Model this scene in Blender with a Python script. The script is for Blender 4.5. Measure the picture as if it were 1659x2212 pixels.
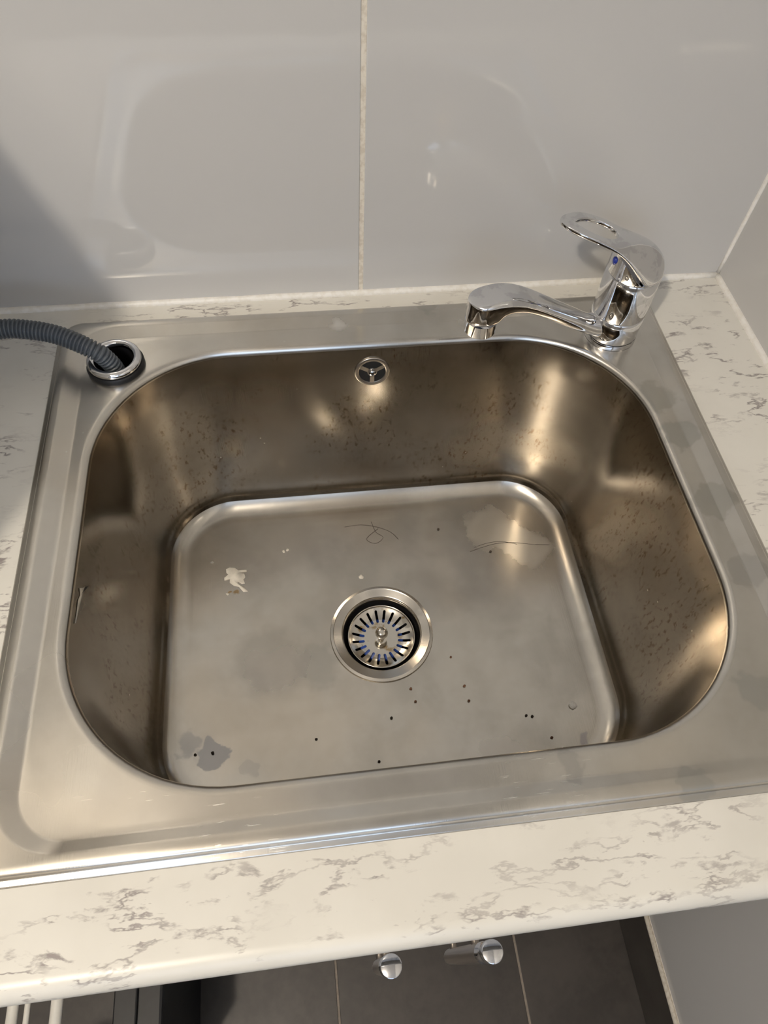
import bpy, bmesh, math, random
from mathutils import Vector, Matrix, noise
random.seed(7)
for o in list(bpy.data.objects): bpy.data.objects.remove(o)
C = bpy.context.scene.collection
SC = bpy.context.scene
# ---------------------------------------------------------------- camera
cam = bpy.data.cameras.new('camera')
cam.sensor_fit = 'VERTICAL'; cam.sensor_height = 24.0
cam.lens = 1521.39 / 2212 * 24.0
cam.clip_start = 0.01
camo = bpy.data.objects.new('camera', cam); C.objects.link(camo)
X = Vector((0.99207783, -0.11988115, 0.03755117)); U = Vector((0.08036944, 0.83541071, 0.54371839)); F = Vector((0.09655224, 0.536393, -0.83842723))
M = Matrix(((X.x, U.x, -F.x, -0.4586), (X.y, U.y, -F.y, -0.5888), (X.z, U.z, -F.z, 0.4935), (0, 0, 0, 1)))
camo.matrix_world = M
SC.camera = camo
# ---------------------------------------------------------------- world, lamps, exposure
wd = bpy.data.worlds.new('world'); SC.world = wd; wd.use_nodes = True
bg = wd.node_tree.nodes['Background']
bg.inputs[0].default_value = (0.74, 0.84, 1.0, 1); bg.inputs[1].default_value = 0.36
def lamp(name, loc, power, radius, col):
    l = bpy.data.lights.new(name, 'POINT'); l.energy = power; l.shadow_soft_size = radius; l.color = col
    o = bpy.data.objects.new(name, l); C.objects.link(o); o.location = loc
    return o
lamp('ceiling_lamp', (-1.13, -1.21, 1.46), 62, 0.035, (1.0, 0.89, 0.74))
wl = bpy.data.lights.new('window_daylight', 'AREA'); wl.shape = 'RECTANGLE'; wl.size = 1.2; wl.size_y = 1.12; wl.energy = 11; wl.color = (.58, .74, 1.0)
wlo = bpy.data.objects.new('window_daylight', wl); C.objects.link(wlo); wlo.location = (-.75, -2.62, .92); wlo.rotation_euler = (math.radians(90), 0, 0)
SC.view_settings.view_transform = 'Standard'; SC.view_settings.look = 'None'
SC.view_settings.gamma = 1; SC.view_settings.use_curve_mapping = False
SC.view_settings.exposure = -0.03
SC.cycles.use_denoising = True
SC.cycles.max_bounces = 10
SC.cycles.glossy_bounces = 8
# ---------------------------------------------------------------- material helpers
class NT:
    def __init__(s, name):
        s.m = bpy.data.materials.new(name); s.m.use_nodes = True
        s.t = s.m.node_tree; s.b = s.t.nodes['Principled BSDF']
        s.pos = s.t.nodes.new('ShaderNodeNewGeometry').outputs['Position']
    def lk(s, a, b): s.t.links.new(a, b)
    def setin(s, sock, v):
        if hasattr(v, 'links') or isinstance(v, bpy.types.NodeSocket): s.lk(v, sock)
        elif isinstance(v, (tuple, list)) and len(v) == 3 and sock.type == 'RGBA': sock.default_value = (*v, 1)
        else: sock.default_value = v
    def p(s, **kw):
        for k, v in kw.items(): s.setin(s.b.inputs[k.replace('_', ' ')], v)
    def map(s, scale=(1, 1, 1), rot=(0, 0, 0), src=None, loc=(0, 0, 0)):
        n = s.t.nodes.new('ShaderNodeMapping'); s.lk(src or s.pos, n.inputs[0])
        n.inputs['Scale'].default_value = scale; n.inputs['Rotation'].default_value = rot; n.inputs['Location'].default_value = loc
        return n.outputs[0]
    def noise(s, scale, vec=None, detail=4, rough=.55, dist=0, col=False):
        n = s.t.nodes.new('ShaderNodeTexNoise'); s.lk(vec or s.pos, n.inputs['Vector'])
        n.inputs['Scale'].default_value = scale; n.inputs['Detail'].default_value = detail
        n.inputs['Roughness'].default_value = rough; n.inputs['Distortion'].default_value = dist
        return n.outputs['Color' if col else 'Fac']
    def math(s, op, a, b=0.0, clamp=False):
        n = s.t.nodes.new('ShaderNodeMath'); n.operation = op; n.use_clamp = clamp
        s.setin(n.inputs[0], a); s.setin(n.inputs[1], b); return n.outputs[0]
    def vmath(s, op, a, b=(0, 0, 0)):
        n = s.t.nodes.new('ShaderNodeVectorMath'); n.operation = op
        s.setin(n.inputs[0], a); s.setin(n.inputs[1], b)
        return n.outputs['Value' if op in ('LENGTH', 'DISTANCE', 'DOT_PRODUCT') else 'Vector']
    def rng(s, v, a, b, c=0.0, d=1.0):
        n = s.t.nodes.new('ShaderNodeMapRange'); n.interpolation_type = 'SMOOTHSTEP'; s.lk(v, n.inputs[0])
        for i, x in zip((1, 2, 3, 4), (a, b, c, d)): n.inputs[i].default_value = x
        return n.outputs[0]
    def mix(s, f, a, b):
        n = s.t.nodes.new('ShaderNodeMix'); n.data_type = 'RGBA'
        s.setin(n.inputs[0], f); s.setin(n.inputs[6], a); s.setin(n.inputs[7], b); return n.outputs[2]
    def bump(s, h, strength, dist=0.001):
        n = s.t.nodes.new('ShaderNodeBump'); s.lk(h, n.inputs['Height'])
        n.inputs['Strength'].default_value = strength; n.inputs['Distance'].default_value = dist
        s.lk(n.outputs[0], s.b.inputs['Normal'])
def plain(name, col, rough=.5, metal=0.0, **kw):
    n = NT(name); n.p(Base_Color=col, Roughness=rough, Metallic=metal, **kw); return n
def sub(n, scale=40, amt=.06, col=(.5, .5, .5)):
    f = n.noise(scale, detail=5)
    n.p(Base_Color=n.mix(n.rng(f, .3, .7), tuple(c * (1 - amt) for c in col), tuple(min(1, c * (1 + amt)) for c in col)))
    return n.m
# ---- steel
def steel(name, col, rough, stain, streak=None, scratch=.3, spots=(), aniso=0.0):
    n = NT(name)
    a = n.noise(14, detail=5, rough=.5, dist=.3)
    b = n.noise(55, detail=5, rough=.65)
    c = n.noise(5, detail=3)
    f = n.math('ADD', n.rng(a, .36, .66), n.math('MULTIPLY', n.rng(b, .3, .75), .45))
    cc = n.mix(n.math('MULTIPLY', f, .6, True), col, stain)
    warm = tuple(x * y for x, y in zip(col, (1.02, .94, .84)))
    cc = n.mix(n.rng(c, .45, .65), cc, n.mix(.45, cc, warm))
    rr = n.math('ADD', rough, n.math('MULTIPLY', n.math('SUBTRACT', n.rng(n.noise(8, detail=2), .3, .7), .5), .06))
    wob = n.vmath('SCALE', n.vmath('SUBTRACT', n.noise(60, detail=3, col=True), (.5, .5, .5)))
    wob.node.inputs['Scale'].default_value = .028
    wp = n.vmath('ADD', n.pos, wob)
    for (x, y, z, r, colr, ro, amt, sharp) in spots:
        d = n.vmath('DISTANCE', wp, (x, y, z))
        k = n.math('MULTIPLY', n.rng(d, r * sharp, r, 1, 0), amt)
        cc = n.mix(k, cc, colr)
        mx = n.t.nodes.new('ShaderNodeMix'); n.setin(mx.inputs[0], k); n.setin(mx.inputs[2], rr); n.setin(mx.inputs[3], ro); rr = mx.outputs[0]
    if streak:   # pitting and brown freckles
        d = n.noise(1, n.map(streak), detail=4, rough=.7)
        k = n.math('MULTIPLY', n.rng(d, .53, .66), n.rng(n.noise(9, detail=3), .40, .58))
        cc = n.mix(n.math('MULTIPLY', k, .85), cc, (.20, .13, .075))
    if aniso > .75:   # bright scuffs worn into the front flange
        sc_ = n.noise(1, n.map((60, 900, 900), (0, 0, .45)), detail=1)
        ym = n.t.nodes.new('ShaderNodeSeparateXYZ'); n.lk(n.pos, ym.inputs[0])
        k = n.math('MULTIPLY', n.math('MULTIPLY', n.rng(sc_, .70, .73), n.rng(ym.outputs[0], -.26, -.36)), n.math('MULTIPLY', n.rng(ym.outputs[1], -.470, -.500), n.rng(n.noise(11, detail=1), .46, .54)))
        cc = n.mix(k, cc, (.95, .93, .88))
        mx = n.t.nodes.new('ShaderNodeMix'); n.setin(mx.inputs[0], k); n.setin(mx.inputs[2], rr); mx.inputs[3].default_value = .5; rr = mx.outputs[0]
    # tiny white specks
    v = n.t.nodes.new('ShaderNodeTexVoronoi'); v.inputs['Scale'].default_value = 48; n.lk(n.pos, v.inputs['Vector'])
    sp = n.math('MULTIPLY', n.rng(v.outputs['Distance'], .03, .05, 1, 0), n.rng(n.noise(7, detail=1), .52, .56))
    cc = n.mix(sp, cc, (.75, .72, .66))
    n.p(Base_Color=cc, Roughness=rr, Metallic=1.0)
    if aniso:      # brushed along x: highlights draw out across the grain
        n.p(Anisotropic=aniso); cx_ = n.t.nodes.new('ShaderNodeCombineXYZ'); cx_.inputs[1].default_value = 1.0; n.lk(cx_.outputs[0], n.b.inputs['Tangent'])
    h = n.noise(1, n.map((900, 25, 25)), detail=2)
    h2 = n.noise(260, detail=3)
    n.bump(n.math('ADD', n.math('MULTIPLY', h, scratch), n.math('MULTIPLY', h2, .25)), .10, .0006)
    return n.m
GREY = (.34, .345, .36); PALE = (.80, .76, .69)
M_rim = steel('steel_rim', (.67, .645, .595), .25, (.54, .515, .47), aniso=.78, spots=[
    (-.130, -.170, .002, .022, (.42, .41, .37), .27, .55, .75), (-.122, -.215, .002, .018, (.40, .40, .37), .27, .55, .75),
    (-.118, -.290, .002, .020, (.42, .41, .37), .27, .55, .75), (-.118, -.36, .002, .016, (.43, .42, .40), .27, .55, .75),
    (-.30, -.492, .002, .012, (.45, .44, .42), .27, .55, .75), (-.22, -.512, .004, .014, (.45, .45, .43), .27, .55, .75),
    (-.15, -.455, .002, .018, (.45, .45, .43), .27, .55, .75), (-.33, -.033, .004, .012, (.45, .44, .4), .27, .55, .75),
    (-.42, -.047, .003, .010, (.72, .70, .66), .5, .6, .3)])
M_bowl_shaded = steel('steel_bowl_shaded', (.38, .345, .295), .19, (.31, .275, .23), streak=(230, 230, 110))  # same steel as the rim; grime and shade put into the darker base
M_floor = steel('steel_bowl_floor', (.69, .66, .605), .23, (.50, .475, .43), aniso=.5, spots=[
    (-.580, -.393, -.235, .016, GREY, .25, .75, .85), (-.604, -.381, -.235, .013, GREY, .25, .5, .7),
    (-.545, -.41, -.235, .012, GREY, .25, .3, .8), (-.250, -.158, -.235, .034, (.70, .67, .60), .5, .55, .6),
    (-.205, -.190, -.235, .030, (.72, .69, .63), .5, .6, .6), (-.226, -.172, -.235, .026, (.70, .67, .61), .5, .5, .6),
    (-.29, -.43, -.235, .03, (.66, .64, .60), .42, .5, .6), (-.52, -.30, -.235, .05, (.40, .385, .355), .3, .5, .5),
    (-.47, -.31, -.235, .03, (.39, .38, .35), .3, .45, .6), (-.50, -.15, -.235, .06, (.40, .385, .355), .28, .5, .4),
    (-.205, -.42, -.235, .009, (.36, .35, .38), .3, .6, .6), (-.558, -.213, -.236, .006, (.35, .23, .09), .5, .8, .5),
    (-.566, -.21, -.236, .004, (.35, .23, .09), .5, .8, .5)])
n = NT('brushed_ring'); n.p(Base_Color=(.66, .63, .58), Metallic=1.0, Roughness=.2); n.bump(n.noise(1, n.map((300, 300, 300)), detail=2), .05); M_ring = n.m
M_dull = sub(plain('dull_steel', (.40, .37, .33), .34, 1.0), 60, .1, (.40, .365, .32))
n = NT('polished_basket'); kk = n.rng(n.noise(70, detail=3), .58, .68); n.p(Base_Color=n.mix(kk, (.70, .67, .61), (.45, .33, .18)), Metallic=1.0, Roughness=.12); M_basket = n.m
n = NT('chrome'); kk = n.rng(n.noise(45, detail=5, rough=.6), .52, .58)
n.p(Base_Color=n.mix(kk, (.78, .78, .79), (.66, .66, .67)), Metallic=1.0, Roughness=n.rng(kk, 0, 1, .035, .09)); M_chrome = n.m
M_handle = plain('brushed_bar', (.42, .37, .32), .32, 1.0).m
M_black = sub(plain('black_rubber_and_drain_shade', (.007, .007, .008), .5), 60, .3, (.007, .007, .008))
M_dark = plain('recess_shade_black', (.006, .006, .006), .8).m  # black that stands for shade in the overflow opening and screw slots
M_seal = sub(plain('blue_rubber_seal', (.02, .06, .30), .4), 90, .15, (.02, .065, .32))
M_dot = plain('blue_dot', (.01, .03, .28), .25).m
M_hose = sub(plain('grey_hose_plastic', (.09, .105, .12), .38), 50, .08, (.088, .102, .118))
# ---- worktop laminate
n = NT('marble_laminate')
wv = n.vmath('SCALE', n.vmath('SUBTRACT', n.noise(22, detail=4, col=True), (.5, .5, .5))); wv.node.inputs['Scale'].default_value = .013
p0 = n.vmath('ADD', n.pos, wv)
patch = n.rng(n.noise(1, n.map((6, 10, 10), src=p0, loc=(1.3, .7, 0)), detail=3), .43, .57)
v1 = n.noise(1, n.map((8, 28, 28), (0, 0, .26), p0), detail=6, rough=.62)
vein = n.rng(n.math('ABSOLUTE', n.math('SUBTRACT', v1, .52)), 0, .022, 1, 0)
brk = n.rng(n.noise(1, n.map((30, 50, 50), src=p0, loc=(.2, 4, 0)), detail=3), .42, .54)
mask = n.math('MULTIPLY', n.math('MULTIPLY', vein, brk), n.math('ADD', n.math('MULTIPLY', patch, .9), .12))
blob = n.noise(1, n.map((28, 80, 80), (0, 0, .34), p0, (3, 1, 0)), detail=5, rough=.62)
dab = n.math('MULTIPLY', n.rng(blob, .58, .68), n.math('ADD', n.math('MULTIPLY', patch, .95), .08))
tot = n.math('MAXIMUM', mask, dab)
basec = n.mix(n.rng(n.noise(12, detail=4), .35, .7), (.71, .69, .635), (.66, .64, .585))
n.p(Base_Color=n.mix(n.math('MULTIPLY', tot, .88), basec, (.22, .19, .185)), Roughness=.34)
M_top = n.m
# ---- tiles, grout, floor
n = NT('white_gloss_tile'); n.p(Base_Color=(.535, .53, .52), Roughness=.05, Specular_IOR_Level=.55)
n.bump(n.noise(9, detail=2), .05, .01); M_tile = n.m
n = NT('cream_grout'); f = n.noise(220, detail=4); n.p(Base_Color=n.mix(n.rng(f, .35, .6), (.60, .54, .45), (.72, .67, .58)), Roughness=.8); n.bump(f, .5, .001); M_grout = n.m
n = NT('white_sealant'); f = n.noise(180, detail=4); n.p(Base_Color=n.mix(n.rng(f, .35, .6), (.74, .71, .65), (.80, .78, .74)), Roughness=.42); n.bump(n.noise(60, detail=3), .25, .002); M_seal_w = n.m
n = NT('brown_floor_tile'); f = n.noise(9, detail=6, rough=.65, dist=.4); g = n.noise(70, detail=5)
n.p(Base_Color=n.mix(n.rng(n.math('ADD', n.math('MULTIPLY', f, .75), n.math('MULTIPLY', g, .25)), .35, .65), (.029, .024, .020), (.050, .042, .035)), Roughness=.45); n.bump(g, .1, .001); M_ft = n.m
M_fgrout = sub(plain('floor_grout', (.26, .22, .18), .8), 120, .15, (.24, .20, .16))
M_paint = sub(plain('grey_wall_paint', (.24, .235, .23), .7), 8, .03, (.24, .235, .23))
M_ceil = sub(plain('white_ceiling_paint', (.7, .7, .7), .7), 8, .03, (.68, .67, .66))
M_cab = sub(plain('white_cabinet', (.7, .69, .67), .4), 30, .03, (.66, .65, .63))
M_plastic = sub(plain('white_plastic', (.7, .69, .67), .4), 30, .03, (.70, .69, .66))
M_rack = sub(plain('white_coated_wire', (.7, .66, .58), .35), 60, .05, (.72, .68, .60))
M_splash = sub(plain('dried_white_paint', (.8, .76, .68), .6), 200, .06, (.82, .78, .70))
M_smear = sub(plain('beige_smear', (.5, .45, .36), .6), 120, .2, (.46, .41, .33))
M_rust = sub(plain('brown_grit', (.12, .055, .03), .7), 600, .35, (.13, .06, .03))
M_grit = sub(plain('black_grit', (.03, .02, .015), .7), 600, .35, (.035, .022, .014))
M_chip = sub(plain('white_chip', (.9, .89, .87), .6), 600, .10, (.96, .955, .94))
# ---------------------------------------------------------------- mesh helpers
def link(name, verts, faces, mat, parent=None, smooth=True, sharp=None):
    off = Vector((0, 0, 0))
    if parent is not None:
        off = parent.matrix_world.translation if False else Vector(parent.get('_o', (0, 0, 0)))
    me = bpy.data.meshes.new(name)
    me.from_pydata([tuple(Vector(v) - off) for v in verts], [], faces)
    bm = bmesh.new(); bm.from_mesh(me)
    bmesh.ops.remove_doubles(bm, verts=bm.verts, dist=1e-6)
    bmesh.ops.recalc_face_normals(bm, faces=bm.faces)
    if sharp:
        for e in bm.edges:
            if len(e.link_faces) == 2 and e.calc_face_angle(0) > math.radians(sharp): e.smooth = False
    for f in bm.faces: f.smooth = smooth
    bm.to_mesh(me); bm.free()
    me.materials.append(mat)
    o = bpy.data.objects.new(name, me); C.objects.link(o)
    if parent is not None: o.parent = parent; o['_o'] = tuple(off)
    return o
def thing(name, label, cat, loc, group=None):
    o = bpy.data.objects.new(name, None); C.objects.link(o); o.location = loc; o['_o'] = tuple(loc)
    o.empty_display_size = .02
    return tag(o, label, cat, group)
def tag(o, label, cat, group=None):
    o['label'] = label; o['category'] = cat
    if group: o['group'] = group
    return o
def struct(o, label=None):
    o['kind'] = 'structure'
    if label: o['label'] = label
    return o
class B:
    def __init__(s): s.v = []; s.f = []
    def add(s, v, f):
        k = len(s.v); s.v += [tuple(x) for x in v]; s.f += [tuple(i + k for i in g) for g in f]; return s
    def box(s, a, b, bev=0.0):
        bm = bmesh.new(); bmesh.ops.create_cube(bm, size=1)
        for v in bm.verts: v.co = Vector([(a[i] + b[i]) / 2 + v.co[i] * (b[i] - a[i]) for i in range(3)])
        if bev: bmesh.ops.bevel(bm, geom=bm.edges[:], offset=bev, segments=2, affect='EDGES', profile=.5)
        bm.verts.index_update()
        s.add([v.co[:] for v in bm.verts], [[v.index for v in f.verts] for f in bm.faces]); bm.free(); return s
    def rings(s, R, cap0=False, cap1=False):
        n = len(R[0]); v = [p for r in R for p in r]; f = []
        for i in range(len(R) - 1):
            for j in range(n): f.append((i * n + j, i * n + (j + 1) % n, (i + 1) * n + (j + 1) % n, (i + 1) * n + j))
        if cap0: f.append(tuple(range(n)))
        if cap1: f.append(tuple(range((len(R) - 1) * n, len(R) * n)))
        return s.add(v, f)
    def lathe(s, prof, c=(0, 0), n=64, cap0=False, cap1=False):
        return s.rings([[(c[0] + r * math.cos(2 * math.pi * j / n), c[1] + r * math.sin(2 * math.pi * j / n), z) for j in range(n)] for r, z in prof], cap0, cap1)
    def tube(s, pts, rad, n=16, cap=True, squash=None):
        pts = [Vector(p) for p in pts]; R = []
        up = Vector((0, 0, 1))
        for i, p in enumerate(pts):
            t = (pts[min(i + 1, len(pts) - 1)] - pts[max(i - 1, 0)]).normalized()
            a = t.cross(up)
            if a.length < 1e-4: a = t.cross(Vector((0, 1, 0)))
            a.normalize(); b = a.cross(t).normalized()
            r = rad[i] if isinstance(rad, (list, tuple)) else rad
            R.append([p + (a * math.cos(2 * math.pi * j / n) + b * math.sin(2 * math.pi * j / n)) * r for j in range(n)])
        return s.rings(R, cap, cap)
    def make(s, name, mat, parent=None, **k): return link(name, s.v, s.f, mat, parent, **k)
def rrect(x0, x1, y0, y1, r, z, nc=20, ns=10):
    """rounded rectangle ring, counter-clockwise, constant vertex count"""
    P = []
    cs = [(x1 - r, y1 - r, 0), (x0 + r, y1 - r, 90), (x0 + r, y0 + r, 180), (x1 - r, y0 + r, 270)]
    for k, (cx, cy, a0) in enumerate(cs):
        for i in range(nc + 1):
            a = math.radians(a0 + 90 * i / nc); P.append((cx + r * math.cos(a), cy + r * math.sin(a), z))
        nx, ny, na = cs[(k + 1) % 4]
        a = math.radians(a0 + 90); p = (cx + r * math.cos(a), cy + r * math.sin(a)); q2 = (nx + r * math.cos(a), ny + r * math.sin(a))
        for i in range(1, ns): P.append((p[0] + (q2[0] - p[0]) * i / ns, p[1] + (q2[1] - p[1]) * i / ns, z))
    return P
def blend(A, Bq, t, z=None): return [(a[0] + (b[0] - a[0]) * t, a[1] + (b[1] - a[1]) * t, (a[2] + (b[2] - a[2]) * t) if z is None else z) for a, b in zip(A, Bq)]
def spline(P, n):
    """catmull-rom through tuples of any length"""
    out = []
    for i in range(len(P) - 1):
        p0, p1, p2, p3 = P[max(i - 1, 0)], P[i], P[i + 1], P[min(i + 2, len(P) - 1)]
        for k in range(n):
            t = k / n
            out.append(tuple(.5 * (2 * b + (c - a) * t + (2 * a - 5 * b + 4 * c - d) * t * t + (3 * b - a - 3 * c + d) * t ** 3) for a, b, c, d in zip(p0, p1, p2, p3)))
    out.append(tuple(P[-1])); return out
def cut(o, cutters):
    for v, f in cutters:
        me = bpy.data.meshes.new('c'); me.from_pydata(v, [], f)
        bm = bmesh.new(); bm.from_mesh(me); bmesh.ops.recalc_face_normals(bm, faces=bm.faces); bm.to_mesh(me); bm.free()
        c = bpy.data.objects.new('c', me); C.objects.link(c)
        m = o.modifiers.new('cut', 'BOOLEAN'); m.object = c; m.operation = 'DIFFERENCE'; m.solver = 'FAST'
        bpy.context.view_layer.update()
        nm = bpy.data.meshes.new_from_object(o.evaluated_get(bpy.context.evaluated_depsgraph_get()))
        o.modifiers.clear(); o.data = nm
        bpy.data.objects.remove(c)
# ================================================================ ROOM
ZF, ZC = -.87, 1.53
struct(B().box((-2.4, -2.6, ZF - .06), (.02, .03, ZF - .0008)).make('floor', M_fgrout, smooth=False))
FL = bpy.data.objects['floor']
for i in range(8):
    for j in range(5):
        x1 = -.189 - .298 * (i - 1) if i else 0.0
        x0 = -.189 - .298 * i + .0035 if i else -.189 + .0035
        if i: x1, x0 = -.189 - .298 * (i - 1), -.189 - .298 * i + .0035
        y1 = -.25 - .60 * (j - 1) - .0035 if j else .02
        y0 = -.25 - .60 * j
        B().box((x0, y0, ZF - .009), (x1, y1, ZF), .0008).make('tile', M_ft, FL, smooth=False)
struct(B().box((-2.4, .0011, ZF), (.012, .08, ZC)).make('wall_back', M_grout, smooth=False))
WB = bpy.data.objects['wall_back']
struct(B().box((.0011, -2.6, ZF), (.08, .08, ZC)).make('wall_right', M_grout, smooth=False))
WR = bpy.data.objects['wall_right']
rows = [(ZF, -.139), (-.135, .461), (.465, 1.061), (1.065, ZC)]
for z0, z1 in rows:
    for x0, x1 in [(-.3910, -.0005), (-.9955, -.3955), (-1.6, -1.0), (-2.2, -1.6045), (-2.4, -2.2045)]:
        B().box((x0, 0, z0), (x1, .0115, z1), .0007).make('tile', M_tile, WB, smooth=False)
for z0, z1 in [(-.737, -.139)] + rows[1:]:
    for y0, y1 in [(-.45, 0.0), (-1.05, -.4535), (-1.65, -1.0535), (-2.25, -1.6535), (-2.6, -2.2535)]:
        B().box((.0, y0, z0), (.0115, y1, z1), .0007).make('tile', M_tile, WR, smooth=False)
struct(B().box((-2.4, -2.6, ZC), (.08, .08, ZC + .05)).make('ceiling', M_ceil, smooth=False))
wfb = B()
for a_, c_ in (((-2.4, ZF), (.08, .33)), ((-2.4, 1.50), (.08, ZC)), ((-2.4, .33), (-1.37, 1.50)), ((-.13, .33), (.08, 1.50))): wfb.box((a_[0], -2.66, a_[1]), (c_[0], -2.60, c_[1]))
struct(wfb.make('wall_front', M_paint, smooth=False))
struct(B().box((-2.46, -2.66, ZF), (-2.40, .08, ZC)).make('wall_left', M_paint, smooth=False))
wfr = B()
for a_, c_ in (((-1.37, .33), (-.13, .37)), ((-1.37, 1.46), (-.13, 1.50)), ((-1.37, .37), (-1.33, 1.46)), ((-.17, .37), (-.13, 1.46)), ((-.77, .37), (-.73, 1.46))): wfr.box((a_[0], -2.655, a_[1]), (c_[0], -2.625, c_[1]), .002)
struct(wfr.make('window_1', M_cab, smooth=False))
# dark tiled skirting along the right wall with a cream joint on top
sk = struct(B().box((-.001, -2.6, -.742), (.0112, .0, -.735)).make('baseboard_right', M_grout, smooth=False))
for y0, y1 in [(-.45, -.012), (-1.05, -.4535), (-1.65, -1.0535), (-2.25, -1.6535)]:
    B().box((-.004, y0, ZF + .001), (.0112, y1, -.742), .0008).make('tile', M_ft, sk, smooth=False)
B().tube([(-.003, -2.3, -.740), (-.003, -.012, -.740)], .004, 8).make('joint', M_grout, sk)
# sealant beads
def bead(pts, r, n=10):
    pp = []
    P = [Vector(p) for p in pts]
    for a, b in zip(P[:-1], P[1:]):
        for i in range(60): pp.append(a + (b - a) * i / 60)
    pp.append(P[-1])
    rr = [r * (1 + .16 * noise.noise(p * 24)) for p in pp]
    return B().tube(pp, rr, n)
struct(bead([(-1.55, -.0005, .0005), (-.001, -.0005, .0005)], .0042).make('trim_1', M_seal_w), 'white sealant bead between worktop and back wall tiles')
struct(bead([(-.0005, -.001, .0005), (-.0005, -.575, .0005)], .0042).make('trim_2', M_seal_w), 'white sealant bead between worktop and right wall tiles')
struct(bead([(-.0003, -.0003, .003), (-.0003, -.0003, 1.5)], .0026).make('trim_3', M_seal_w), 'white sealant line in the upright corner of the two tiled walls')
# ================================================================ WORKTOP
YF, RB, TH = -.583, .012, .033
prof = [(-.02, 0)]
hx0, hx1, hy0, hy1 = -.677, -.107, -.508, -.040
front = [(YF + RB - RB * math.sin(a), -RB + RB * math.cos(a)) for a in [math.radians(90 * i / 8) for i in range(9)]]
front += [(YF + .007 - .007 * math.cos(a), -TH + .007 - .007 * math.sin(a)) for a in [math.radians(90 * i / 4) for i in range(5)]]
def slab(yb, front_pts, x0, x1):
    pr = [(yb, 0)] + front_pts + [(yb, -TH)]
    n = len(pr); v = [(x0, y, z) for y, z in pr] + [(x1, y, z) for y, z in pr]
    f = [tuple(range(n)), tuple(range(2 * n - 1, n - 1, -1))] + [(i, (i + 1) % n, n + (i + 1) % n, n + i) for i in range(n)]
    return v, f
b = B()
b.add(*slab(-.0005, front, -1.55, hx0)); b.add(*slab(-.0005, front, hx1, -.0005)); b.add(*slab(hy0, front, hx0, hx1))
b.add(*slab(-.0005, [(hy1, 0), (hy1, -TH)], hx0, hx1))
tag(b.make('worktop', M_top, sharp=30), 'white worktop with grey marble veining and rounded front edge around the sink', 'worktop')
# ================================================================ SINK
sx, sy = -.3935, -.277
sink = thing('sink', 'stainless steel single-bowl laundry sink, dull and stained, set into marble worktop', 'sink', (sx, sy, 0))
BX = (-.648, -.139, -.477, -.077); BR = .122
def op(off, z, r=None, dz=0): return rrect(BX[0] + off, BX[1] - off, BX[2] + off, BX[3] - off, (r if r else BR - off), z)
so = (-.692, -.092, -.523, -.025)
def oring(o, z, r=.024): return rrect(so[0] + o, so[1] - o, so[2] + o, so[3] - o, max(r - o, .006), z)
ZD, ZR = .0014, .0074
R = [oring(.0005, .0002), oring(0, .0010), oring(.0012, .0018), oring(.0042, .0018), oring(.0050, .0026), oring(.0055, .0053), oring(.0066, .0068), oring(.0085, ZR), oring(.011, ZR)]
s_out = rrect(-.677, -.1065, -.5075, -.0395, .044, ZR); s_in = rrect(-.6655, -.1165, -.5000, -.0500, .034, ZD)
s_o2 = rrect(-.6785, -.105, -.509, -.038, .045, ZR); s_i2 = rrect(-.664, -.118, -.4985, -.0515, .033, ZD)
R += [s_o2, blend(s_out, s_in, .06, ZR - .0004), blend(s_out, s_in, .94, ZD + .0004), s_i2]
lip_r = .0065
deck = op(-lip_r - .004, ZD)
R += [blend(s_i2, deck, .35, ZD), blend(s_i2, deck, .7, ZD), deck, op(-lip_r - .002, ZD), op(-lip_r, ZD)]
for i in range(1, 9):
    a = math.radians(90 * i / 8); R.append(op(-lip_r + lip_r * math.sin(a), ZD - lip_r * (1 - math.cos(a))))
rim = B().rings(R).make('rim', M_rim, sink)
hc = (-.634, -.086)
def cyl(c, r, z0, z1, n=48):
    v = [(c[0] + r * math.cos(2 * math.pi * j / n), c[1] + r * math.sin(2 * math.pi * j / n), z) for z in (z0, z1) for j in range(n)]
    return v, [tuple(range(n)), tuple(range(n, 2 * n))] + [(j, (j + 1) % n, n + (j + 1) % n, n + j) for j in range(n)]
R = [op(0, ZD - lip_r)]
zw = -.207; ins = .016
for i in range(1, 13):
    t = i / 12; R.append(op(.001 + (ins - .001) * t, ZD - lip_r + (zw - ZD + lip_r) * t, BR - .042 * t))
ZB, DISH = -.2320, .0080
fr = ZB - zw
fil = []
for i in range(1, 11):
    a = math.radians(90 * i / 10); o_ = ins + .0275 * (1 - math.cos(a)); fil.append(op(o_, zw + fr * math.sin(a), BR - .042 - (.030) * (1 - math.cos(a))))
R += fil[:4]
bowl = B().rings(R).make('bowl', M_bowl_shaded, sink)
l2 = op(ins + .0275 + .003, ZB - .0003, BR - .075)
DC = (-.396, -.279); DR = .0575
angs = [math.atan2(p[1] - DC[1], p[0] - DC[0]) for p in l2]
dr = [(DC[0] + (DR - .006) * math.cos(a), DC[1] + (DR - .006) * math.sin(a), 0) for a in angs]
def dish_z(t): return ZB - .0003 - DISH * (1 - (1 - t) ** 2)
R = fil[3:] + [blend(l2, dr, t, dish_z(t)) for t in (0, .08, .16, .25, .35, .45, .55, .65, .75, .85, .93, 1.0)]
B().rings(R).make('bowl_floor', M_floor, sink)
edge_r = sorted((a, math.hypot(p[0] - DC[0], p[1] - DC[1])) for a, p in zip(angs, l2))
def fz(x, y):      # height of the dished bowl floor
    d = math.hypot(x - DC[0], y - DC[1]); a = math.atan2(y - DC[1], x - DC[0])
    k = min(edge_r, key=lambda e: abs(e[0] - a))
    return dish_z(max(0, min(1, (k[1] - d) / (k[1] - DR + .006))))
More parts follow.
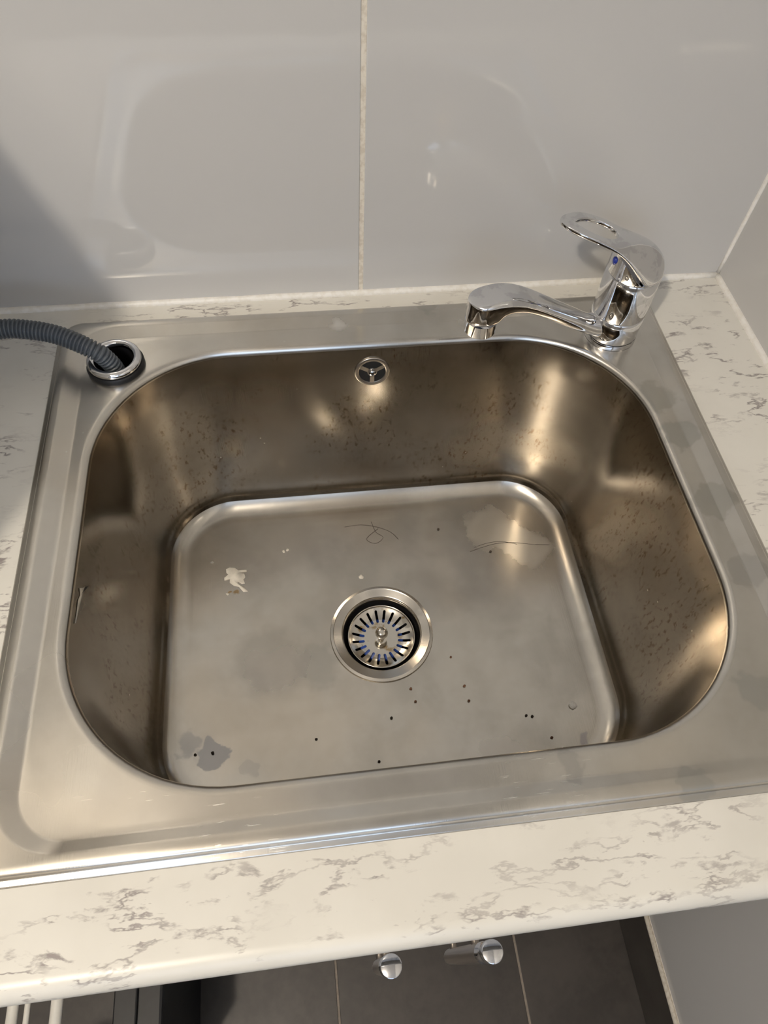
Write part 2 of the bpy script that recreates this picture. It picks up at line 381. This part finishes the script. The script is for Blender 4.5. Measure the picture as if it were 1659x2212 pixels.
# waste flange
zf = dish_z(1.0)
wf = B().lathe([(.0510, zf - .001), (DR, zf + .0006), (DR - .0006, zf + .0022), (DR - .0035, zf + .0030), (DR - .0045, zf + .0022), (.0450, zf + .0016), (.0436, zf + .0004), (.0429, zf - .0022), (.0426, zf - .0050), (.0424, zf - .0062)], DC, 96)
wfo = wf.make('waste_flange', M_ring, sink, sharp=50)
B().lathe([(.0425, zf - .0061), (.0420, zf - .012), (.0395, zf - .018), (.030, zf - .032), (.026, zf - .055), (.0005, zf - .055)], DC, 64).make('drain_throat', M_black, wfo)  # metal throat; shade and dirt put into its black colour
# overflow fitting on the back wall of the bowl
oc = Vector((-.3895, -.0800, -.033)); tilt = math.atan2(.015, .20)
on = Vector((0, -math.cos(tilt), math.sin(tilt))); ox = Vector((1, 0, 0)); oz = on.cross(ox).normalized() * -1
if oz.z < 0: oz = -oz
oc = oc + on * .0006
def odisc(prof, n=48, c=(0, 0)): return [[oc + ox * (c[0] + r * math.cos(2 * math.pi * j / n)) + oz * (c[1] + r * math.sin(2 * math.pi * j / n)) + on * h for j in range(n)] for r, h in prof]
ov = B().rings(odisc([(.0182, -.001), (.0181, .0004), (.0177, .0009), (.0172, .0011), (.0143, .0011), (.0139, .0008), (.0138, .0001)]))
for a in (30, 150, 270):
    a = math.radians(a); d = ox * math.cos(a) + oz * math.sin(a); e = ox * -math.sin(a) + oz * math.cos(a)
    v = [oc + d * r + e * w + on * h for h in (.0004, .0010) for r, w in ((.002, -.0021), (.0148, -.0023), (.0148, .0023), (.002, .0021))]
    ov.add(v, [(0, 1, 2, 3), (4, 5, 6, 7), (0, 1, 5, 4), (1, 2, 6, 5), (2, 3, 7, 6), (3, 0, 4, 7)])
ov.rings(odisc([(.0050, .0004), (.0050, .0011), (.001, .0012)]), False, True)
of = ov.make('overflow_ring', M_dull, sink, sharp=40)
B().rings(odisc([(.0142, .0002), (.001, .0002)]), False, True).make('overflow_shade_disc', M_dark, of)  # flat black disc painted as the shade inside the uncut opening
sc = B().rings(odisc([(.0036, .0014), (.0037, .0030), (.0030, .0040), (.0008, .0043)]), False, True)
sc.make('screw', M_chrome, of)
cr = B()
for d, e in ((ox, oz), (oz, ox)):
    v = [oc + d * s1 * .0017 + e * s2 * .0004 + on * h for h in (.0036, .00445) for s1, s2 in ((-1, -1), (1, -1), (1, 1), (-1, 1))]
    cr.add(v, [(0, 1, 2, 3), (4, 5, 6, 7), (0, 1, 5, 4), (1, 2, 6, 5), (2, 3, 7, 6), (3, 0, 4, 7)])
cr.make('screw_slot_shade', M_dark, of, smooth=False)  # black cross laid on the head, shade of the slots put into colour
# hose bush in the back corner
bpy.context.view_layer.update()
cut(rim, [cyl(hc, .0215, -.05, .05)])
hb = B().lathe([(.0262, ZD - .001), (.0265, ZD + .0030), (.0250, ZD + .0052), (.0195, ZD + .0052), (.0195, -.055), (.001, -.055)], hc, 64, False, True).make('hose_bush_seal', M_black, sink, sharp=50)
hb['label'] = 'black rubber collar under the chrome hose ring'
cb = B().lathe([(.0250 - .0038 * (1 - math.cos(2 * math.pi * i / 16)), ZD + .0080 + .0038 * math.sin(2 * math.pi * i / 16)) for i in range(17)], hc, 64)
cb.make('hose_bush_ring', M_chrome, sink)['label'] = 'chrome ring round the hose hole'
# ================================================================ BASKET STRAINER
bz = zf - .0085
bas = thing('basket_strainer', 'round stainless basket strainer with blue seal and knob, sitting in the drain', 'strainer', (DC[0], DC[1], bz - .012))
NS = 20; r1, r2, hw = .0190, .0335, .0015
def dish(r): return bz - .0012 - .0052 * math.sin(max(0, min(1, (.0365 - r) / .017)) * math.pi / 2)
rs_in = [.0005, .006, .012, .0135, .0145, .0170]
rs_sl = [r1, r1 + .0004, r1 + .0010, r1 + hw, r1 + .005, .0265, r2 - .004, r2 - hw, r2 - .0010, r2 - .0004, r2]
rs_out = [.0348, .0358, .0366]
def slotw(r):
    if r <= r1 or r >= r2: return 0
    if r < r1 + hw: return math.sqrt(max(0, hw ** 2 - (r1 + hw - r) ** 2))
    if r > r2 - hw: return math.sqrt(max(0, hw ** 2 - (r - r2 + hw) ** 2))
    return hw
bb = B(); rr = rs_in + rs_sl + rs_out
for k in range(NS):
    a0, a1 = 2 * math.pi * (k + .27) / NS, 2 * math.pi * (k + 1.27) / NS
    V = []
    for r in rr:
        w = slotw(r) / r
        for j in range(5):
            a = a0 + w + (a1 - a0 - 2 * w) * j / 4
            V.append((DC[0] + r * math.cos(a), DC[1] + r * math.sin(a), dish(r)))
    Fc = [(i * 5 + j, i * 5 + j + 1, (i + 1) * 5 + j + 1, (i + 1) * 5 + j) for i in range(len(rr) - 1) for j in range(4)]
    bb.add(V, Fc)
plate = bb.make('plate', M_basket, bas, sharp=50)
B().lathe([(.0360, bz - .0014), (.0364, bz - .0002), (.0370, bz + .0008), (.0376, bz + .0008), (.0381, bz), (.0381, bz - .004), (.0372, bz - .012)], DC, 80).make('basket_rim', M_ring, bas, sharp=60)
B().lathe([(.0005, bz - .0098), (.0240, bz - .0098), (.0252, bz - .0108), (.0252, bz - .0135)], DC, 64).make('rubber_seal', M_seal, bas)
kb = [(.0066, dish(.01)), (.0066, dish(.01) + .0012), (.0040, dish(.01) + .0018), (.0026, dish(.01) + .005), (.0026, dish(.01) + .010)]
kz = dish(.01) + .0145
kb += [(.0072 * math.sin(a), kz - .0056 * math.cos(a)) for a in [math.radians(25 + 155 * i / 16) for i in range(17)]]
B().lathe(kb, DC, 40).make('knob', M_basket, bas, sharp=50)
# ================================================================ MIXER TAP
ta = (-.148, -.081)
tap = thing('mixer_tap', 'chrome single-lever mixer tap with short spout on the sink corner', 'tap', (ta[0], ta[1], ZD))
TR = .0255
B().lathe([(TR + .0006, ZD + .0003), (TR + .0006, ZD + .004), (TR, ZD + .0052)], ta, 64).make('base_ring', M_chrome, tap, sharp=50)
B().lathe([(TR - .0012, ZD + .0050), (TR - .0002, ZD + .0058), (TR, ZD + .007), (TR, .0318), (TR - .0008, .0326)], ta, 64).make('swivel_collar', M_chrome, tap, sharp=50)
B().lathe([(TR - .0012, .0326), (TR - .0002, .0334), (TR, .0342), (TR, .0765), (TR - .0008, .0778), (TR - .002, .0778)], ta, 64).make('body', M_chrome, tap, sharp=50)
def frame(deg): 
    d = Vector((math.cos(math.radians(deg)), math.sin(math.radians(deg)), 0)); return d, Vector((-d.y, d.x, 0))
sd, sn = frame(193.4); t0 = Vector((ta[0], ta[1], 0))
# spout sections across its length: (r, top, bottom, half width, squareness)
RC, RA = .1535, .0150
sp = [(.006, .0300, .0060, .0130, 1), (.022, .0302, .0070, .0128, 1), (.034, .0345, .0140, .0126, 1), (.050, .0440, .0245, .0128, .9), (.068, .0548, .0365, .0133, .82), (.086, .0658, .0490, .0140, .76), (.104, .0765, .0610, .0148, .7), (.118, .0833, .0682, .0153, .64), (.130, .0872, .0712, .0155, .58), (.1370, .0883, .0708, .0155, .5), (.1405, .0885, .0690, .0155, .45), (.1435, .0885, .0655, .0154, .4), (.1465, .0884, .0640, .0152, .36), (.1535, .0876, .0636, .0150, .32), (.1590, .0868, .0636, .0139, .32), (.1632, .0860, .0636, .0115, .32), (.1662, .0853, .0636, .0080, .34), (.1680, .0848, .0636, .0040, .4), (.1685, .0846, .0638, .0010, .5)]
S = spline(sp, 4); R = []; N = 48
for r, tp, bt, w, ex in S:
    mid, hf = (tp + bt) / 2, (tp - bt) / 2
    ring = []
    for j in range(N):
        u, v = math.cos(2 * math.pi * j / N), math.sin(2 * math.pi * j / N)
        ring.append(t0 + sd * r + sn * (math.copysign(abs(u) ** ex, u) * w) + Vector((0, 0, mid + math.copysign(abs(v) ** ex, v) * hf)))
    R.append(ring)
spo = B().rings(R, True, True).make('spout', M_chrome, tap, sharp=60)
ac = t0 + sd * RC
B().lathe([(.0150, .0636), (.0144, .0630), (.0144, .0510), (.0136, .0500), (.0110, .0500), (.0105, .0530), (.0005, .0530)], (ac.x, ac.y), 48).make('aerator', M_chrome, spo, sharp=50)
# lever: (r, half width, centre top, edge top, edge bottom)
ld, ln = frame(179.5)
LV = [(-.0258, .0010, .0835, .0800, .0785), (-.0240, .0090, .0890, .0805, .0785), (-.0200, .0158, .0955, .0810, .0785), (-.0120, .0226, .1032, .0830, .0785), (-.0020, .0257, .1090, .0880, .0785), (.0090, .0258, .1130, .0975, .0890), (.0200, .0248, .1160, .1075, .1010), (.0320, .0230, .1195, .1160, .1112), (.0440, .0212, .1235, .1218, .1178), (.0560, .0196, .1275, .1265, .1226), (.0660, .0172, .1302, .1295, .1258), (.0745, .0125, .1320, .1316, .1274), (.0810, .0076, .1330, .1328, .1294), (.0845, .0020, .1332, .1330, .1312)]
LS = spline(LV, 3)
H0, H1, HWm = .0280, .0705, .0128
def hh(r):
    if r <= H0 or r >= H1: return 0.0
    u = (r - H0) / (H1 - H0)
    return HWm * (math.sin(math.pi * u) ** .55) * (1.12 - .35 * u)
lev = B(); K = 7
def lp(r, w, h): return t0 + ld * r + ln * w + Vector((0, 0, h))
for side in (1, -1):
    T, Bo = [], []
    for (r, w, ct, et, eb) in LS:
        g = hh(r); w = max(w, .0006)
        tr, br = [], []
        for j in range(K + 1):
            x = g + (w - g) * (j / K); q = min(1, x / w)
            top = et + (ct - et) * (1 - q ** 2.2) ** .8 if q < 1 else et
            dd = max(.0, 1 - max(0, r - .02) / .03)     # solid head near the axis, thin plate further out
            thick = ct - .0042
            bot = eb + (thick - eb) * (1 - q ** 2.2) * (0 if r < .006 else min(1, (r - .006) / .03))
            tr.append(lp(r, side * x, top)); br.append(lp(r, side * x, min(bot, top - .0008)))
        T.append(tr); Bo.append(br)
    n1 = len(LS); V = [p for t_ in T for p in t_] + [p for t_ in Bo for p in t_]; Fc = []; o2 = n1 * (K + 1)
    for i in range(n1 - 1):
        for j in range(K):
            a = i * (K + 1) + j
            Fc.append((a, a + 1, a + K + 2, a + K + 1)); Fc.append((o2 + a, o2 + a + K + 1, o2 + a + K + 2, o2 + a + 1))
        e = i * (K + 1) + K; Fc.append((e, o2 + e, o2 + e + K + 1, e + K + 1))
        e = i * (K + 1)
        if hh(LS[i][0]) > 0 or hh(LS[i + 1][0]) > 0: Fc.append((e, e + K + 1, o2 + e + K + 1, o2 + e))
    for i in (0, n1 - 1):
        for j in range(K):
            a = i * (K + 1) + j; Fc.append((a, a + 1, o2 + a + 1, o2 + a))
    lev.add(V, Fc)
lo = lev.make('lever_handle', M_chrome, tap)
md = lo.modifiers.new('round', 'SUBSURF'); md.levels = 1; md.render_levels = 2
# cartridge cap under the lever
R = []
for rad, kk_ in ((TR - .0004, 0), (TR, .0008), (TR, 1)):
    ring = []
    for j in range(64):
        a = 2 * math.pi * j / 64; px, py = rad * math.cos(a), rad * math.sin(a); r = px * ld.x + py * ld.y
        zt = .0800 + max(0, r - .004) * 1.02
        ring.append((ta[0] + px, ta[1] + py, .0785 + (kk_ if kk_ < 1 else (zt - .0785))))
    R.append(ring)
cap = B().rings(R, True, True).make('cartridge_cap', M_chrome, tap, sharp=60)
dc = t0 + ld * (TR + .0002) + Vector((0, 0, .0930)) + ln * .004
R = [[dc + ln * (r * math.cos(a)) + Vector((0, 0, r * 1.25 * math.sin(a))) + ld * h for a in [2 * math.pi * j / 24 for j in range(24)]] for r, h in ((.0030, -.0012), (.0030, .0003), (.0018, .0008), (.0003, .0010))]
B().rings(R, False, True).make('temperature_dot', M_dot, cap)['label'] = 'dark blue marker dot'
# ================================================================ DRAIN HOSE
P = spline([(-.6325, -.0890, -.046), (-.6335, -.0890, -.020), (-.6352, -.0890, .000), (-.6400, -.0890, .0140), (-.6490, -.0880, .0252), (-.6757, -.0785, .0350), (-.7012, -.0739, .0395), (-.7236, -.0740, .042), (-.76, -.080, .0415), (-.80, -.074, .032), (-.85, -.055, .016), (-.90, -.045, .0105), (-1.0, -.045, .0105)], 40)
V = [Vector(p) for p in P]; L = [0]
for a, c_ in zip(V[:-1], V[1:]): L.append(L[-1] + (c_ - a).length)
pts, rad = [], []; pitch = .0034; s = 0; i = 0
while s < L[-1] - .001:
    while L[i + 1] < s: i += 1
    pts.append(V[i].lerp(V[i + 1], (s - L[i]) / (L[i + 1] - L[i])))
    ph = (s / pitch) % 1
    rad.append([.0084, .0087, .0088, .0087, .0084, .0066, .0064, .0066][int(round(ph * 8)) % 8])
    s += pitch / 8
tag(B().tube(pts, rad, 22).make('drain_hose', M_hose, None, smooth=True), 'grey corrugated drain hose entering the chrome ring at the sink corner', 'hose')
# ================================================================ CABINET BELOW
cab = thing('base_cabinet', 'white base cabinet under the worktop with two upright bar handles', 'cabinet', (-.39, -.3, ZF))
B().box((-.677, -.541, -.78), (-.106, -.03, -.34), .001).box((-.66, -.50, ZF), (-.12, -.05, -.7805)).make('carcass', M_cab, cab, smooth=False)
for x0, x1, hx in ((-.677, -.3930, -.4290), (-.3910, -.106, -.3495)):
    d = B().box((x0, -.560, -.775), (x1, -.5415, -.04), .0015).make('door', M_cab, cab, smooth=False)
    hd = B().tube([(hx, -.5908, -.425), (hx, -.5908, -.1915)], .0078, 24)
    for z in (-.39, -.23): hd.tube([(hx, -.5908, z), (hx, -.5605, z)], .0036, 12)
    hd.make('bar_handle', M_handle, d, sharp=50)
    B().lathe([(.0080, -.1925), (.0083, -.1915), (.0083, -.1905), (.0076, -.1895), (.0078, -.160), (.0086, -.157), (.0086, -.1490), (.0083, -.1482), (.0077, -.1479), (.001, -.1476)], (hx, -.5908), 28, True, True).make('handle_cap', M_chrome, d, sharp=50)
# ================================================================ THINGS LEFT OF THE CABINET
rk = thing('drying_rack', 'white tubular drying rack standing on the floor beside the black tub', 'rack', (-.82, -.62, ZF))
for x, r in ((-.845, .0062), (-.8290, .0032), (-.7965, .0066)):
    B().tube([(x, -.30, -.50), (x, -.72, -.50)], r, 14).make('bar', M_rack, rk)
for y in (-.31, -.71): B().tube([(-.90, y, -.508), (-.785, y, -.508)], .006, 12).make('cross_bar', M_rack, rk)
for x in (-.89, -.79):
    for y in (-.31, -.71): B().tube([(x, y, -.50), (x, y, ZF)], .006, 12).make('leg', M_rack, rk)
tb = thing('black_tub', 'black plastic tub on the floor below the worktop edge', 'tub', (-.735, -.55, ZF))
B().box((-.757, -.68, ZF), (-.700, -.40, -.60), .004).make('shell', M_black, tb, smooth=False)
B().box((-.7595, -.6825, -.603), (-.7305, -.3975, -.594), .002).make('lid_edge', M_black, tb, smooth=False)
# white box added on the worktop, out of the frame: it throws the shadow seen at the left of the wall
sb = thing('shadow_caster_box', 'tall white lidded box out of view, added to shade the left of the back wall', 'box', (-1.015, -.30, .0005))
sv = [rrect(-1.24 + k, -.79 - k, -.49 + k, -.11 - k, .03, z, 6, 2) for k, z in ((.012, .0005), (.010, .004), (.004, .40), (0, .402), (0, .412), (.004, .413))]
B().rings(sv, True, True).make('body', M_plastic, sb, sharp=40)
lv = [rrect(-1.25 + k, -.78 - k, -.50 + k, -.10 - k, .035, z, 6, 2) for k, z in ((.002, .4135), (0, .415), (0, .434), (.004, .439), (.03, .440), (.034, .436))]
B().rings(lv, True, True).make('lid', M_plastic, sb, sharp=40)
# ================================================================ DRIED PAINT AND GRIT IN THE BOWL
def splash(name, out, label, h=.0007):
    n_ = len(out); cx = sum(p[0] for p in out) / n_; cy = sum(p[1] for p in out) / n_
    lo_, hi_ = [], []
    for x, y in out:
        z = fz(x, y); lo_.append((x, y, z - .0004)); hi_.append((x + (cx - x) * .06, y + (cy - y) * .06, z + h))
    return tag(B().rings([lo_, hi_], False, True).make(name, M_splash, sharp=None), label, 'paint splash')
mm = lambda L_: [(a / 1000, b_ / 1000) for a, b_ in L_]
splash('paint_splash', mm([(-567.3, -183.2), (-562.9, -181.2), (-556.7, -182.2), (-553.2, -185.6), (-543.5, -185.6), (-543.2, -188.0), (-552.4, -189.1), (-546.2, -190.4), (-544.9, -195.5), (-547.2, -198.3), (-545.5, -203.8), (-549.0, -204.1), (-554.2, -200.2), (-552.5, -204.7), (-546.5, -208.3), (-542.2, -214.6), (-547.4, -214.7), (-552.5, -207.7), (-558.6, -205.7), (-562.9, -201.7), (-562.9, -196.7), (-569.0, -198.1), (-569.5, -194.6), (-564.7, -190.5), (-566.8, -188.3)]), 'large dried white paint splash on the bowl floor near the back left corner')
sm = [(-305, -25), (-309, -18), (-317, -19), (-323, -22.5), (-330, -16.5), (-338, -11.5), (-344, -10.5), (-331, -11), (-325, -10.5), (-319, -13), (-314, -10.5), (-311, -16)]
def xw(y, z): return BX[0] + .001 + .015 * (ZD - lip_r - z) / (ZD - lip_r - zw)
lo_ = [(xw(y / 1e3, z / 1e3) - .0003, y / 1e3, z / 1e3) for y, z in sm]; hi_ = [(xw(y / 1e3, z / 1e3) + .0005, y / 1e3, z / 1e3) for y, z in sm]
tag(B().rings([lo_, hi_], False, True).make('paint_smear', M_smear), 'thin beige dried paint smear high on the left wall of the bowl', 'paint splash')
def blobout(x, y, r, k=9, ax=1.0):
    ph = random.random() * 6
    return [(x + r * (1 + .35 * math.sin(2 * a + ph)) * ax * math.cos(a), y + r * (1 + .3 * math.cos(3 * a + ph)) * math.sin(a)) for a in [2 * math.pi * i / k for i in range(k)]]
splash('paint_splash', blobout(-.4117, -.2070, .0030, 9, .8), 'small white paint fleck on the bowl floor just behind the drain flange', .0005)
splash('paint_splash', blobout(-.1700, -.1990, .0024), 'small white paint fleck at the right end of the back of the bowl floor', .0005)
splash('paint_splash', blobout(-.5000, -.1655, .0018), 'tiny white paint fleck behind the large paint splash, left one of a pair', .0005)
splash('paint_splash', blobout(-.4950, -.1640, .0016), 'tiny white paint fleck behind the large paint splash, right one of a pair', .0005)
splash('paint_splash', blobout(-.5655, -.2155, .0017), 'tiny white paint fleck in front of the large paint splash', .0005)
splash('paint_splash', blobout(-.5830, -.1735, .0018), 'tiny white paint fleck left of and behind the large paint splash', .0005)
def grit(name, x, y, r, m, label, cat, tall=.8):
    bm = bmesh.new(); bmesh.ops.create_icosphere(bm, subdivisions=2, radius=r)
    sd_ = random.random() * 50; z = fz(x, y)
    for v in bm.verts:
        d = 1 + .35 * noise.noise(v.co / r * 1.1 + Vector((sd_, 0, 0))); v.co = Vector((v.co.x * d, v.co.y * d * .9, v.co.z * d * tall))
    mz = min(v.co.z for v in bm.verts)
    me = bpy.data.meshes.new(name)
    for v in bm.verts: v.co.z -= mz + .0002
    bm.to_mesh(me); bm.free(); me.materials.append(m)
    o = bpy.data.objects.new(name, me); C.objects.link(o); o.location = (x, y, z)
    return tag(o, label, cat)
for x, y, r, m, l in [
    (-.3116, -.1538, .0017, M_grit, 'dark grit crumb at the back of the bowl floor behind and right of the drain'),
    (-.2539, -.1901, .0017, M_grit, 'black grit crumb beside the pale dried stain at the back right'),
    (-.3727, -.3463, .0018, M_rust, 'reddish-brown grit crumb nearest in front of the drain flange'),
    (-.3698, -.3607, .0017, M_rust, 'reddish-brown grit crumb second in front of the drain flange'),
    (-.3237, -.3155, .0015, M_rust, 'small brown grit crumb right beside the drain flange'),
    (-.3150, -.3495, .0017, M_rust, 'brown grit crumb front right of the drain, rear one of a pair'),
    (-.3132, -.3663, .0017, M_rust, 'brown grit crumb front right of the drain, front one of a pair'),
    (-.3972, -.3754, .0019, M_grit, 'dark brown grit crumb alone in front of the drain'),
    (-.4764, -.3891, .0017, M_grit, 'dark grit crumb front left of the drain'),
    (-.4154, -.4188, .0018, M_grit, 'dark grit crumb close to the front edge of the bowl, in the middle'),
    (-.2566, -.3888, .0017, M_grit, 'black grit crumb front right, left one of two touching'),
    (-.2505, -.3905, .0018, M_grit, 'black grit crumb front right, right one of two touching'),
    (-.2362, -.4147, .0018, M_rust, 'brown grit crumb close to the front edge of the bowl at the right'),
    (-.5798, -.3923, .0020, M_grit, 'round black grit crumb on the grey water stain in the front left corner'),
    (-.5966, -.3923, .0018, M_grit, 'black grit crumb left of the grey water stain')]:
    grit('grit_crumb', x, y, r * .85, m, l, 'crumb')
grit('stone_chip', -.2062, -.3845, .0042, M_chip, 'pale grey-white stone chip on the bowl floor at the front right', 'chip', .42)
# fine hairs lying on the bowl floor
def hair(P, label, r=.00022):
    pts = [(x, y, fz(x, y) + r * .9) for x, y in [(a / 1000, c_ / 1000) for a, c_ in spline(P, 10)]]
    tag(B().tube(pts, r, 5).make('hair', M_grit), label, 'hair')
hair([(-278, -187), (-262, -183), (-245, -180), (-225, -181), (-205, -186), (-185, -190), (-165, -192)], 'long dark hair across the pale stain at the back right of the bowl floor')
hair([(-272, -182), (-255, -178), (-238, -178), (-220, -184)], 'short dark hair beside the long one on the pale stain')
hair([(-425, -140), (-405, -139), (-385, -144), (-370, -152), (-362, -162)], 'dark hair curving along the back of the bowl floor')
hair([(-392, -136), (-388, -150), (-380, -158), (-390, -165), (-400, -158), (-385, -146)], 'curled dark hair in the middle at the back of the bowl floor')
for o in bpy.data.objects:
    if '_o' in o: del o['_o']
